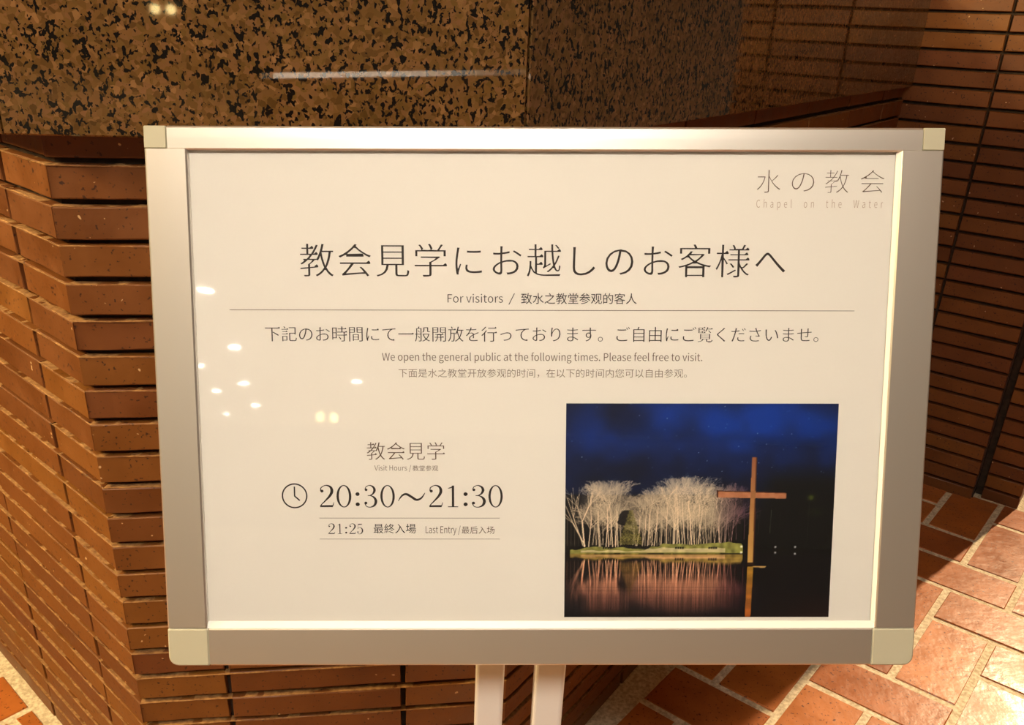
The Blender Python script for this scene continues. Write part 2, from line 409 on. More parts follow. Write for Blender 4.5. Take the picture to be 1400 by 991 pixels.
for r in range(-24, 22):
    for c_ in range(-30, 22):
        # near the camera's view only
        P = E1 * PT(c_, r)[0] + E2 * PT(c_, r)[1]
        if (c_ - (2 - r)) % 4 == 0 and -25 < P.y < 90 and -75 < P.x < 75: tile(rect(c_, r, c_ + 2, r + 1))
        if (r + c_) % 4 == 0 and -25 < P.y < 90 and -75 < P.x < 75: tile(rect(c_, r, c_ + 1, r + 2))
ft = link('distant_tiles', mesh_pd('distant_tiles', far_v, far_f), M_tile, floor); ft['kind'] = 'stuff'
# V tiles: start row = -c mod 4 ; H tiles: start col = 2 - r mod 4

# ------------------------------------------------------------------ ceiling and its downlights (behind the camera, mirrored in the clear cover)
ce = bmesh.new(); add_box(ce, -9, 9, -21, 7, 2.8, 2.86)
struct(link('ceiling', bm_mesh('ceiling', ce), M_plaster), 'plain pale plaster ceiling of the hall', 'ceiling')
M_glow = emit('lamp_glow', (1, .90, .74, 1), 170)
spots = [(-2.68, -6.07), (-3.31, -9.09), (-4.2, -10.44), (-4.15, -12.41), (-4.98, -13.68), (-4.95, -15.98), (-6.17, -18.04), (-2.14, -11.67)]
places = ['nearest to the notice stand', 'second in the row leading away', 'beside the second in the row', 'in the middle of the hall', 'past the middle of the hall', 'near the far end of the row', 'at the far end of the hall', 'over the centre of the hall', 'on the right side, nearest', 'on the right side, middle', 'on the right side, outermost']
def disc(bm, r, z0, z1, seg=24, r2=None):
    bmesh.ops.create_cone(bm, cap_ends=True, segments=seg, radius1=r, radius2=r2 or r, depth=z1 - z0, matrix=Matrix.Translation((0, 0, (z0 + z1) / 2)))
for (x, y), pl in zip(spots, places):
    e = bpy.data.objects.new('ceiling_downlight', None); C.objects.link(e); e.location = (x, y, 2.8)
    e['label'] = 'small round recessed ceiling downlight ' + pl; e['category'] = 'ceiling light'; e['group'] = 'downlights behind the viewer'
    b = bmesh.new(); disc(b, .085, -.012, 0); link('trim_ring', bm_mesh('trim_ring', b), M_white, e)
    b = bmesh.new(); disc(b, .07, -.022, -.012); link('diffuser', bm_mesh('diffuser', b), M_glow, e)

M_warm = emit('warm_globe_glow', (1, .74, .30, 1), 26)
for x, y, pl in ((-.792, -2.41, 'left one of the pair'), (-.724, -2.41, 'right one of the pair')):
    e = bpy.data.objects.new('pendant_lamp', None); C.objects.link(e); e.location = (x, y, 1.335)
    e['label'] = 'small warm glowing pendant globe hanging behind the viewer, ' + pl; e['category'] = 'lamp'; e['group'] = 'pendant globes'
    b = bmesh.new(); bmesh.ops.create_uvsphere(b, u_segments=20, v_segments=12, radius=.021); link('globe', bm_mesh('globe', b), M_warm, e)
    b = bmesh.new(); disc(b, .0025, .018, 1.465, 8); link('cord', bm_mesh('cord', b), M_dark, e)

# ------------------------------------------------------------------ the notice stand
S1 = Vector((.99906793, .0223494, .03692923)).normalized(); SD = Vector((.04169935, -.27862482, -.95949433)); SU = -SD
SU = (SU - S1 * SU.dot(S1)).normalized(); SZ = S1.cross(SU)
P0 = Vector((-.30594327, .68050479, -.094545 + CAMZ))
BASE = Vector((.022, .69, 0))
stand = bpy.data.objects.new('poster_stand', None); C.objects.link(stand); stand.location = BASE
stand['label'] = 'free-standing aluminium framed notice board on two white poles'; stand['category'] = 'sign'
MP = Matrix(((S1.x, SU.x, SZ.x, P0.x), (S1.y, SU.y, SZ.y, P0.y), (S1.z, SU.z, SZ.z, P0.z), (0, 0, 0, 1)))
MPL = Matrix.Translation(-BASE) @ MP
def part(name, me, mat, parent=stand, local=True, mw=None, label=None):
    o = link(name, me, mat, parent, (MPL if parent is stand else Matrix.Identity(4)) if mw is None else mw)
    if label: o['label'] = label
    return o
mmv = .001
W_, H_, DP = .650, .4588, .024
def bar(x0, x1, y0, y1, crown, horiz):
    """snap-frame rail: shallow crowned profile, inner lip down to the sheet; y measured down from the top"""
    bm = bmesh.new()
    # profile across the rail (t 0..1 from outer to inner edge), z
    prof = [(0, -DP), (0, -.0025), (.0012, -.0006), (.0035, 0), None, None]
    wdt = (y1 - y0) if horiz else (x1 - x0)
    pr = [(0, -DP), (0, -.0016), (.0016, 0), (wdt * .5, crown), (wdt - .0012, 0), (wdt, -.0012), (wdt, -.006), (wdt - .003, -.006), (wdt - .003, -DP)]
    return pr, wdt
def rail(kind, a0, a1, o0, width, crown=.00008):
    """kind: top/bottom/left/right; a0..a1 extent along; o0 outer coordinate; width across"""
    pr, wdt = bar(0, width, 0, 0, crown, False)
    vs = []
    for a in (a0, a1):
        for t, z in pr:
            if kind == 'left': vs.append((o0 + t, -a, z))
            if kind == 'right': vs.append((o0 - t, -a, z))
            if kind == 'top': vs.append((a, -(o0 + t), z))
            if kind == 'bottom': vs.append((a, -(o0 - t), z))
    n = len(pr); fs = [tuple(range(n)), tuple(range(2 * n - 1, n - 1, -1))] + [(i, (i + 1) % n, n + (i + 1) % n, n + i) for i in range(n)]
    me = mesh_pd('frame_rail', vs, fs); bm = bmesh.new(); bm.from_mesh(me); bpy.data.meshes.remove(me); return bm_mesh('frame_rail', bm)
part('frame_rail', rail('left', .0183, .4242, 0, .0343), M_alu)
part('frame_rail', rail('right', .0183, .4242, .650, .0352), M_alu)
part('frame_rail', rail('top', .0190, .6315, 0, .0190), M_alu)
part('frame_rail', rail('bottom', .0358, .6124, H_, .0340), M_alu)
def cap(x0, x1, y0, y1, round_at=None, z=.0002):
    bm = bmesh.new(); pts = []
    r = .0085
    cs = [(x0, -y0), (x1, -y0), (x1, -y1), (x0, -y1)]
    cor = {'BR': 2, 'BL': 3}.get(round_at)
    for i, (x, y) in enumerate(cs):
        rr = r if i == cor else .0012
        cx = x + (rr if i in (0, 3) else -rr); cy = y + (-rr if i in (0, 1) else rr)
        a0 = [90, 0, -90, 180][i] + 90
        a0 = {0: 180, 1: 90, 2: 0, 3: -90}[i]
        for k in range(6):
            a = rad(a0 - 90 * k / 5); pts.append((cx + rr * math.cos(a), cy + rr * math.sin(a)))
    n = len(pts); c = (sum(p[0] for p in pts) / n, sum(p[1] for p in pts) / n)
    ins = lambda p, s: (p[0] + (c[0] - p[0]) * s, p[1] + (c[1] - p[1]) * s)
    vs = [(*ins(p, .07), z) for p in pts] + [(*p, z - .0012) for p in pts] + [(*p, -DP - .001) for p in pts]
    fs = [tuple(range(n)), tuple(range(3 * n - 1, 2 * n - 1, -1))]
    for a in (0, n): fs += [(a + i, a + (i + 1) % n, a + n + (i + 1) % n, a + n + i) for i in range(n)]
    me = mesh_pd('corner_cap', vs, fs); bm.from_mesh(me); bpy.data.meshes.remove(me); return bm_mesh('corner_cap', bm)
part('corner_cap', cap(0, .0185, 0, .0180), M_cap, label='small square grey-green plastic cap at an upper corner')
part('corner_cap', cap(.6320, .650, 0, .0180), M_cap, label='small square grey-green plastic cap at an upper corner')
part('corner_cap', cap(0, .0353, .4250, H_, 'BL'), M_cap, label='larger rounded grey-green plastic cap at a lower corner')
part('corner_cap', cap(.6130, .650, .4250, H_, 'BR'), M_cap, label='larger rounded grey-green plastic cap at a lower corner')
b = bmesh.new(); add_box(b, .004, .646, -.455, -.004, -.0225, -.0095); part('back_board', bm_mesh('back_board', b), plain('grey_board', srgb(120, 112, 100), .7))
b = bmesh.new(); add_box(b, .028, .620, -.428, -.014, -.0090, -.0055)
M_paper = plain('poster_paper', srgb(247, 240, 228), .55)
poster = part('poster', bm_mesh('poster', b), M_paper, label='cream printed poster sheet with a night photograph')
b = bmesh.new(); add_box(b, .029, .619, -.427, -.015, -.0048, -.0040); part('clear_cover', bm_mesh('clear_cover', b), M_cover, label='clear glossy plastic cover sheet over the poster')
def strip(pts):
    vs = [tuple(p) for p in pts]; bm = bmesh.new(); me = mesh_pd('lit_lip_strip', vs, [(0, 1, 2, 3), (4, 7, 6, 5), (0, 4, 5, 1), (1, 5, 6, 2), (2, 6, 7, 3), (3, 7, 4, 0)])
    bm.from_mesh(me); bpy.data.meshes.remove(me); return bm_mesh('lit_lip_strip', bm)
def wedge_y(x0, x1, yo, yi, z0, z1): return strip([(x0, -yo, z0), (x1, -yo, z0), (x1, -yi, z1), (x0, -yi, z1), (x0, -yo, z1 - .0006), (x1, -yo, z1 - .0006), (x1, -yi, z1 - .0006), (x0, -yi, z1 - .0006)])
part('lit_lip_strip', wedge_y(.0343, .6148, .4248, .4196, -.0008, -.0036), M_white, label='white bevelled strip painted as the lit inner lip along the bottom')  # white colour paints the light caught by the bottom and right lips
part('lit_lip_strip', strip([(.6148, -.019, -.0008), (.6122, -.019, -.0036), (.6122, -.4196, -.0036), (.6148, -.4196, -.0008), (.6148, -.019, -.0042), (.6122, -.019, -.0042), (.6122, -.4196, -.0042), (.6148, -.4196, -.0042)]), M_white, label='white bevelled strip painted as the lit inner lip on the right')
# poles, brackets, feet (upright)
PX = [(.0012 * 0 - .0465, -.0125), (.0270, .0605)]
def tube(x0, x1, y0, y1, z0, z1, bev=.004):
    b = bmesh.new(); add_box(b, x0, x1, y0, y1, z0, z1, bev, 3)
    me = bm_mesh('tube', b)
    for p in me.polygons: p.use_smooth = False
    return me
I = Matrix.Translation(-BASE)
POLES = [(-.0236, .0062), (.0374, .0690)]
for x0, x1 in POLES:
    part('pole', tube(x0, x1, .655, .681, .026, 1.06), M_white, mw=I)
    part('foot', tube(x0 - .004, x1 + .004, .50, .90, .0, .026), M_white, mw=I)
    part('hinge_bracket', tube(x0 + .003, x1 - .003, .640, .655, .96, 1.04, .002), M_white, mw=I)
part('cross_bar', tube(POLES[0][1], POLES[1][0], .66, .676, .2, .226, .002), M_white, mw=I)

# ------------------------------------------------------------------ print on the poster
INK = plain('dark_brown_ink', srgb(38, 28, 22), .6); INK2 = plain('brown_ink', srgb(96, 74, 56), .6)
INK3 = plain('tan_ink', srgb(186, 158, 136), .6); INKG = plain('warm_grey_ink', srgb(128, 110, 92), .6)
EX, EY, EK = .2939, -.1116, .99065
ZP = -.00535
MPRINT = Matrix.Translation((EX * (1 - EK), EY * (1 - EK), 0)) @ Matrix.Diagonal((EK, EK, 1, 1))   # layout scale of the print on its sheet
FONT = None
try:
    import os
    FONT = bpy.data.fonts.load(os.path.join(bpy.utils.resource_path('LOCAL'), 'datafiles', 'fonts', 'Noto Sans CJK Regular.woff2'))
except Exception:
    FONT = None

FS = 1.0
def glyph_mesh(body, spacing=1.0, offset=0.0):
    c = bpy.data.curves.new('t', 'FONT'); c.body = body; c.fill_mode = 'FRONT'; c.resolution_u = 4; c.size = FS; c.offset = offset; c.space_character = spacing
    if FONT: c.font = FONT
    o = bpy.data.objects.new('t', c); C.objects.link(o)
    dg = bpy.context.evaluated_depsgraph_get(); dg.update()
    me = bpy.data.meshes.new_from_object(o.evaluated_get(dg)); bpy.data.objects.remove(o); bpy.data.curves.remove(c)
    bm = bmesh.new(); bm.from_mesh(me); bpy.data.meshes.remove(me)
    bmesh.ops.remove_doubles(bm, verts=bm.verts, dist=1e-5)
    return bm
_w = [(lambda b: max(v.co.x for v in b.verts))(glyph_mesh(t_)) for t_ in ('一', '一一')]
FS = 1.0 / (_w[1] - _w[0]); print('font scale', FS)
def mincho(bm, tx, ty, serif=True):
    """thin the horizontal strokes and add the small triangular stroke ends of a Mincho face"""
    nrm = {}; ser = []
    for e in bm.edges:
        if len(e.link_faces) == 1:
            f = e.link_faces[0]; c = f.calc_center_median(); a, b = e.verts[0].co, e.verts[1].co
            d = (b - a); n = Vector((d.y, -d.x, 0))
            if n.length < 1e-7: continue
            n.normalize()
            if n.dot((a + b) / 2 - c) < 0: n = -n
            for v in e.verts: nrm.setdefault(v, []).append(n)
            if n.x > .9 and .035 < d.length < .095: ser.append((e, n))
    tris = []
    for e, n in ser:
        vt, vb = sorted(e.verts, key=lambda v: -v.co.y)
        ok = 0
        for v in (vt, vb):
            for ed in v.link_edges:
                if ed is not e and len(ed.link_faces) == 1:
                    o = ed.other_vert(v); dd = v.co - o.co
                    if dd.x > .09 and abs(dd.y) < .03: ok += 1
        if ok == 2: tris.append((vt.co.x, vt.co.y, vb.co.y))
    for v, ns in nrm.items():
        s = Vector((0, 0, 0))
        for n in ns: s += n
        if s.length < 1e-6: continue
        n1 = ns[0]; n2 = ns[-1]; den = 1 + n1.dot(n2)
        s = (n1 + n2) / max(den, .35)
        v.co.x -= tx * s.x; v.co.y -= ty * s.y
    if serif:
        for x, yt, yb in tris:
            yt -= ty; 
            vs = [bm.verts.new(p) for p in ((x - .105, yt - .004, 0), (x + .008, yb + ty, 0), (x + .002, yt + .012, 0), (x - .035, yt + .052, 0))]
            bm.faces.new(vs)
    return bm
prn = 0
def put(bms, name, mat, label=None):
    """bms: list of (bm, Matrix) -> one printed mesh"""
    global prn
    out = bmesh.new()
    for bm, mt in bms:
        me = bpy.data.meshes.new('x'); bm.to_mesh(me); bm.free(); me.transform(mt); out.from_mesh(me); bpy.data.meshes.remove(me)
    for f in out.faces:
        if f.normal.z < 0: f.normal_flip()
    me = bpy.data.meshes.new(name); out.to_mesh(me); out.free()
    prn += 1
    o = part(name, me, mat, parent=poster, mw=MPRINT)
    if label: o['label'] = label
    return o
def bounds(bm):
    xs = [v.co.x for v in bm.verts]; ys = [v.co.y for v in bm.verts]; return min(xs), max(xs), min(ys), max(ys)
def latin(body, x0, x1, yb, cap_mm, offset=0, spacing=1.0):
    bm = glyph_mesh(body, spacing, offset); a, b, c, d = bounds(bm); sx = (x1 - x0) / (b - a) * mmv; sy = cap_mm / .733 * mmv
    return bm, Matrix.Translation((x0 * mmv - a * sx, -yb * mmv, ZP)) @ Matrix.Diagonal((sx, sy, 1, 1))
def cjk(body, x0, x1, yc, em, min_=None, offset=0):
    bm = glyph_mesh(body, 1.0, offset)
    if min_: mincho(bm, *min_)
    a, b, c, d = bounds(bm); sx = (x1 - x0) / (b - a) * mmv; sy = em * mmv
    return bm, Matrix.Translation((x0 * mmv - a * sx, (-yc - .38 * em) * mmv, ZP)) @ Matrix.Diagonal((sx, sy, 1, 1))
def rectm(x0, x1, y0, y1):
    bm = bmesh.new(); bm.faces.new([bm.verts.new(p) for p in ((x0 * mmv, -y1 * mmv, ZP), (x1 * mmv, -y1 * mmv, ZP), (x1 * mmv, -y0 * mmv, ZP), (x0 * mmv, -y0 * mmv, ZP))])
    return bm, Matrix.Identity(4)
# company of lines, top to bottom
put([cjk(ch, xc - wd / 2, xc + wd / 2, 41.7, 21.2, None, -.022) for ch, xc, wd in (('水', 511.2, 19.6), ('の', 539.7, 18.6), ('教', 568.0, 19.4), ('会', 597.5, 19.8))], 'lettering', INK2, 'thin dark Japanese logotype lettering')
put([latin('Chapel  on  the  Water', 501.6, 607.3, 63.3, 6.5, -.012, 1.28)], 'lettering', INK3, 'pale tan English lettering')
head = '教会見学にお越しのお客様へ'
hx = [134.7 + (515.0 - 134.7) / 12 * i for i in range(13)]
hl = []
for ch, xc in zip(head, hx):
    kana = ch in 'にお越しのへ' and ch != '越'
    bm = glyph_mesh(ch); mincho(bm, .008, .017 if not kana else .012, not kana)
    em = 30.6 if not kana else 29.2
    hl.append((bm, Matrix.Translation(((xc - em / 2) * mmv, (-107.5 - .38 * em) * mmv, ZP)) @ Matrix.Diagonal((em * mmv, em * mmv, 1, 1))))
for h_ in hl: put([h_], 'headline_character', INK)
put([latin('For visitors', 243.9, 290.5, 142.7, 7.0, -.006), latin('/', 295.2, 300.6, 142.6, 7.2, -.01), cjk('致水之教堂参观的客人', 305.9, 403.4, 139.2, 9.9)], 'lettering', INK)
put([rectm(60.4, 587.9, 148.9, 149.35)], 'printed_line', INK2)
put([cjk('下記のお時間にて一般開放を行っております。ご自由にご覧くださいませ。', 89.5, 558.4, 169.4, 14.2, (.006, .014, True))], 'lettering', INK)
put([latin('We open the general public at the following times. Please feel free to visit.', 188.0, 460.1, 192.0, 6.5, -.004)], 'lettering', INK2)
put([cjk('下面是水之教堂开放参观的时间，在以下的时间内您可以自由参观。', 201.8, 447.4, 202.6, 8.1, None, -.006)], 'lettering', INKG)
put([cjk('教会見学', 173.6, 240.6, 270.3, 17.2, (.010, .016, True))], 'lettering', INK2)
put([latin('Visit Hours / ', 179.8, 211.5, 287.5, 4.6, -.004), cjk('教堂参观', 212.8, 234.7, 285.4, 5.4)], 'lettering', INKG)
# clock
ck = bmesh.new(); r0, r1 = .0111, .0099; n = 56; cx, cy = .1104, -.3099
o_ = [ck.verts.new((cx + r0 * math.cos(2 * math.pi * i / n), cy + r0 * math.sin(2 * math.pi * i / n), ZP)) for i in range(n)]
i_ = [ck.verts.new((cx + r1 * math.cos(2 * math.pi * i / n), cy + r1 * math.sin(2 * math.pi * i / n), ZP)) for i in range(n)]
for i in range(n): ck.faces.new((o_[i], o_[(i + 1) % n], i_[(i + 1) % n], i_[i]))
def quadline(bm, p, q, w0, w1, z=ZP):
    d = Vector((q[0] - p[0], q[1] - p[1], 0)).normalized(); m = Vector((-d.y, d.x, 0))
    P, Q = Vector((p[0], p[1], z)), Vector((q[0], q[1], z))
    bm.faces.new([bm.verts.new(v) for v in (P - m * w0 / 2, Q - m * w1 / 2, Q + m * w1 / 2, P + m * w0 / 2)])
quadline(ck, (cx, -.3017), (cx, cy - .0004), .0012, .0012); quadline(ck, (cx - .0002, cy), (.1148, -.3140), .0012, .0012)
put([(ck, Matrix.Identity(4))], 'clock_icon', INK, 'small round clock symbol')
# serif digits
def ring(bm, cx, cy, rx, ry, ix, iy, n=40):
    o = [bm.verts.new((cx + rx * math.cos(2 * math.pi * i / n), cy + ry * math.sin(2 * math.pi * i / n), 0)) for i in range(n)]
    k = [bm.verts.new((cx + ix * math.cos(2 * math.pi * i / n), cy + iy * math.sin(2 * math.pi * i / n), 0)) for i in range(n)]
    for i in range(n): bm.faces.new((o[i], o[(i + 1) % n], k[(i + 1) % n], k[i]))
def dot(bm, cx, cy, r, n=20, ry=None):
    bm.faces.new([bm.verts.new((cx + r * math.cos(2 * math.pi * i / n), cy + (ry or r) * math.sin(2 * math.pi * i / n), 0)) for i in range(n)])
def brush(bm, pts, sub=7):
    """pts (x,y,width) -> smooth ribbon"""
    P = [np.array(p, float) for p in pts]; out = []
    for i in range(len(P) - 1):
        a = P[max(i - 1, 0)]; b = P[i]; c = P[i + 1]; d = P[min(i + 2, len(P) - 1)]
        for k in range(sub):
            t = k / sub; out.append(.5 * ((2 * b) + (c - a) * t + (2 * a - 5 * b + 4 * c - d) * t * t + (3 * b - a - 3 * c + d) * t ** 3))
    out.append(P[-1]); L = []; R = []
    for i, p in enumerate(out):
        q = out[min(i + 1, len(out) - 1)] - out[max(i - 1, 0)]; l = math.hypot(q[0], q[1]) or 1; nx, ny = -q[1] / l, q[0] / l
        w = max(p[2], .004) / 2
        L.append(bm.verts.new((p[0] + nx * w, p[1] + ny * w, 0))); R.append(bm.verts.new((p[0] - nx * w, p[1] - ny * w, 0)))
    for i in range(len(L) - 1): bm.faces.new((L[i], R[i], R[i + 1], L[i + 1]))
def digit(ch):
    bm = bmesh.new()
    if ch == '0': ring(bm, .31, .5, .30, .515, .205, .475)
    if ch == '1':
        brush(bm, [(.31, .99, .10), (.31, .5, .10), (.31, .02, .10)]); brush(bm, [(.36, .985, .03), (.22, .90, .05), (.10, .87, .025)])
        brush(bm, [(.09, .018, .036), (.31, .018, .036), (.53, .018, .036)])
    if ch == '2':
        dot(bm, .115, .74, .065); brush(bm, [(.06, .75, .04), (.09, .90, .04), (.27, 1.0, .04), (.46, .93, .09), (.52, .74, .12), (.44, .53, .10), (.26, .31, .06), (.09, .12, .04), (.04, .03, .04)])
        brush(bm, [(.03, .04, .08), (.30, .045, .09), (.54, .045, .09)]); brush(bm, [(.52, .02, .05), (.565, .11, .035), (.585, .22, .02)])
    if ch == '3':
        dot(bm, .12, .80, .06); dot(bm, .10, .19, .065)
        brush(bm, [(.07, .81, .03), (.12, .93, .035), (.27, 1.0, .035), (.43, .93, .08), (.49, .78, .11), (.42, .62, .07), (.30, .545, .035), (.19, .53, .03)])
        brush(bm, [(.19, .535, .03), (.34, .52, .04), (.48, .43, .09), (.545, .27, .12), (.48, .09, .09), (.31, .0, .04), (.14, .03, .035), (.05, .17, .03)])
    if ch == '5':
        dot(bm, .10, .19, .065)
        brush(bm, [(.13, .94, .09), (.30, .935, .09), (.50, .955, .07)]); brush(bm, [(.135, .97, .03), (.12, .75, .03), (.10, .50, .03)])
        brush(bm, [(.10, .50, .03), (.18, .59, .03), (.32, .63, .04), (.48, .53, .09), (.545, .32, .12), (.47, .10, .09), (.30, .0, .04), (.13, .03, .035), (.05, .17, .03)])
    if ch == ':': dot(bm, .12, .13, .105, ry=.085); dot(bm, .12, .60, .105, ry=.085)
    if ch == '~':
        brush(bm, [(0, .28, .02), (.14, .52, .07), (.30, .60, .10), (.50, .47, .10), (.68, .34, .10), (.86, .42, .07), (1.0, .66, .02)])
    return bm
def digits(spec, yb, h):
    out = []
    for ch, x0, x1 in spec:
        bm = digit(ch); a, b, c, d = bounds(bm); s = (x1 - x0) / (b - a) * mmv
        out.append((bm, Matrix.Translation((x0 * mmv - a * s, -yb * mmv, ZP)) @ Matrix.Diagonal((s, h * mmv, 1, 1))))
    return out
put(digits([('2', 132.1, 144.3), ('0', 146.6, 159.4), (':', 163.0, 166.6), ('3', 170.6, 181.8), ('0', 184.5, 197.0), ('~', 199.7, 223.4), ('2', 226.7, 238.5), ('1', 243.0, 251.8), (':', 256.5, 260.1), ('3', 263.7, 275.9), ('0', 278.1, 290.5)], 319.9, 19.3), 'lettering', INK, 'large serif opening hours figures')
put([rectm(131.2, 288.0, 329.5, 329.9)], 'printed_line', INKG); put([rectm(131.2, 288.0, 348.3, 348.7)], 'printed_line', INKG)
put(digits([('2', 138.8, 144.6), ('1', 147.0, 150.8), (':', 153.4, 155.2), ('2', 157.1, 162.8), ('5', 163.9, 169.0)], 343.9, 9.2), 'lettering', INK)
put([cjk('最終入場', 178.2, 214.9, 339.1, 9.4)], 'lettering', INK)
put([latin('Last Entry /', 223.4, 253.8, 343.2, 6.2, -.002), cjk('最后入场', 254.8, 283.3, 340.4, 7.2)], 'lettering', INK2)

# ------------------------------------------------------------------ the night photograph printed on the poster (flat print, painted as vertex colours)
GW, GH, SS = 470, 384, 2
def paint():
    rs = np.random.RandomState(7); w, h = GW * SS, GH * SS
    yy, xx = np.mgrid[0:h, 0:w]; u = xx / w; v = yy / h
    def noise(sx, sy, seed):
        r = np.random.RandomState(seed).rand(sy + 2, sx + 2); fx = u * sx; fy = v * sy; ix = fx.astype(int); iy = fy.astype(int); tx = fx - ix; ty = fy - iy
        tx = tx * tx * (3 - 2 * tx); ty = ty * ty * (3 - 2 * ty)
        return (r[iy, ix] * (1 - tx) + r[iy, ix + 1] * tx) * (1 - ty) + (r[iy + 1, ix] * (1 - tx) + r[iy + 1, ix + 1] * tx) * ty
    img = np.zeros((h, w, 3))
    cloud = .55 * noise(5, 5, 1) + .3 * noise(11, 10, 2) + .15 * noise(24, 20, 3)
    glow = np.exp(-((u - .72) / .28) ** 2 - ((v - .10) / .16) ** 2) + .75 * np.exp(-((u - .22) / .24) ** 2 - ((v - .08) / .14) ** 2) + .35 * np.exp(-((v - .26) / .2) ** 2)
    s = np.clip(glow * (1.9 - 2.2 * cloud), 0, 1.2)[..., None]
    img[:] = np.array([3, 7, 24]) + s * np.array([0, 42, 112])
    img *= np.where(v < .4, 1, np.clip(1 - (v - .4) * 5, .15, 1))[..., None]
    # black wood on the right
    k = np.clip((u - .70) / .08, 0, 1) * np.clip((v - .27) / .10, 0, 1); img *= (1 - .9 * k)[..., None]; img += (k * 4)[..., None]
    st = rs.rand(90, 3)
    for a, b, c in st:
        b *= .33; x, y = int(a * w * .98), int(b * h); img[y:y + 2, x:x + 2] += 60 + 150 * c * c
    # shore wood backdrop
    bk = (v > .42) & (v < .70) & (u < .66); img[bk] = img[bk] * .3 + np.array([10, 8, 8])
    light = np.zeros((h, w)); tint = np.zeros((h, w))
    def line(x0, y0, x1, y1, wd, a, buf):
        n = int(max(abs(x1 - x0) * w, abs(y1 - y0) * h)) + 2; t = np.linspace(0, 1, n)
        X = (x0 + (x1 - x0) * t) * w; Y = (y0 + (y1 - y0) * t) * h; k = max(1, int(round(wd)))
        for d in range(k):
            xi = (X + d - k / 2).astype(int); yi = Y.astype(int); ok = (xi >= 0) & (xi < w) & (yi >= 0) & (yi < h)
            buf[yi[ok], xi[ok]] = np.maximum(buf[yi[ok], xi[ok]], a)
    def branch(x, y, ang, ln, wd, dep, a, buf, top):
        x1 = x + math.cos(ang) * ln * .82; y1 = y - math.sin(ang) * ln
        if y1 < top: return
        line(x, y, x1, y1, wd, a, buf)
        if dep == 0: return
        nb = 2 + (rs.rand() < .7)
        for _ in range(nb):
            branch(x1, y1, ang + rs.uniform(-.55, .55), ln * rs.uniform(.55, .85), wd * .62, dep - 1, a * rs.uniform(.82, 1.0), buf, top)
    def top_at(x):
        return float(np.interp(x, [0, .05, .12, .19, .25, .28, .34, .40, .45, .52, .58, .62, .67], [.42, .38, .36, .345, .42, .43, .39, .36, .32, .37, .39, .36, .38]))
    def trunk(x, base, a, wd):
        tp = top_at(x); H = base - tp
        y1 = base - H * rs.uniform(.30, .46); x1 = x + rs.uniform(-.012, .012)
        line(x, base, x1, y1, wd, a, light)
        branch(x1, y1, math.pi / 2 + rs.uniform(-.12, .12), H * .20, wd * .75, 5, a, light, tp + rs.uniform(0, .02))
        for _ in range(5):
            f = rs.uniform(.5, 1); bx = x + (x1 - x) * f; by = base + (y1 - base) * f
            branch(bx, by, math.pi / 2 + rs.choice([-1, 1]) * rs.uniform(.4, .9), H * .13, wd * .5, 3, a * .85, light, tp + .03)
    branch(.075, .665, math.pi / 2 + .10, .12, 5, 6, .95, light, .38); branch(.077, .66, 2.05, .12, 3.5, 5, .9, light, .36)
    branch(.07, .66, 1.9, .14, 3, 5, .85, light, .37)
    for rep in range(2):
        for x in np.r_[np.linspace(.10, .21, 6), np.linspace(.26, .36, 5), np.linspace(.38, .62, 13)]: trunk(x + rs.uniform(-.008, .008), .655, rs.uniform(.55, .8), 1.6)
    for x in [.09, .13, .135, .155, .165, .18, .19, .20]: trunk(x, .665, rs.uniform(.75, 1), rs.uniform(2, 3.4))
    for x in [.265, .27, .29, .30, .31, .325, .335, .345, .36]: trunk(x, .66, rs.uniform(.7, .95), rs.uniform(2, 3.2))
    for x in [.38, .405, .41, .42, .43, .44, .45, .46, .475, .485, .50, .51]: trunk(x, .655, rs.uniform(.8, 1), rs.uniform(2, 3.8))
    for x in [.53, .54, .56, .575, .58, .60]: trunk(x, .65, rs.uniform(.6, .9), rs.uniform(1.6, 2.8))
    for x in [.62, .64, .67]: trunk(x, .63, rs.uniform(.35, .5), 2)
    for x in np.linspace(.01, .065, 5): line(x, .66, x, .50 + rs.rand() * .08, 1.6, .28, light)
    # fine twig haze in the crowns
    cr = np.zeros((h, w)); 
    for x, y, rx, ry, a in ((.17, .44, .075, .09, .5), (.11, .47, .05, .08, .3), (.30, .46, .06, .07, .4), (.45, .44, .09, .11, .62), (.42, .47, .13, .09, .3), (.56, .49, .08, .10, .35), (.63, .44, .05, .07, .16)):
        cr += a * np.exp(-(((u - x) / rx) ** 2 + ((v - y) / ry) ** 2) ** 1.4)
    tw = rs.rand(h, w); tw = (tw > .42) * (.4 + .6 * tw)
    tops = np.interp(u[0], [0, .05, .12, .19, .25, .28, .34, .40, .45, .52, .58, .62, .67, 1], [.42, .38, .36, .345, .42, .43, .39, .36, .32, .37, .39, .36, .38, .5])
    rag = tops + .02 * (np.random.RandomState(3).rand(w) - .3)
    cr *= (v > rag[None, :]) * (v < .62)
    light = np.maximum(light, np.clip(cr * 1.35, 0, .92) * tw)
    light[((((u - .222) / .03) ** 2 + ((v - .53) / .06) ** 2) + 1.2 * (noise(70, 60, 51) - .5)) < .7] *= .15
    twp = np.clip((u - .55) / .12, 0, 1)[..., None]
    light = np.clip(light * 1.12, 0, 1)
    col = np.array([255, 228, 190]) * (1 - twp * .35) + twp * np.array([10, -30, 10])
    img = img * (1 - light[..., None]) + col * light[..., None]
    # pine
    for i in range(9):
        y = .50 + i * .018; wd = .008 + i * .0045
        m = (np.abs(v - y) < .009) & (np.abs(u - .245 + 0) < wd) & (rs.rand(h, w) > .35); img[m] = np.array([150, 140, 70]) * rs.uniform(.6, 1)
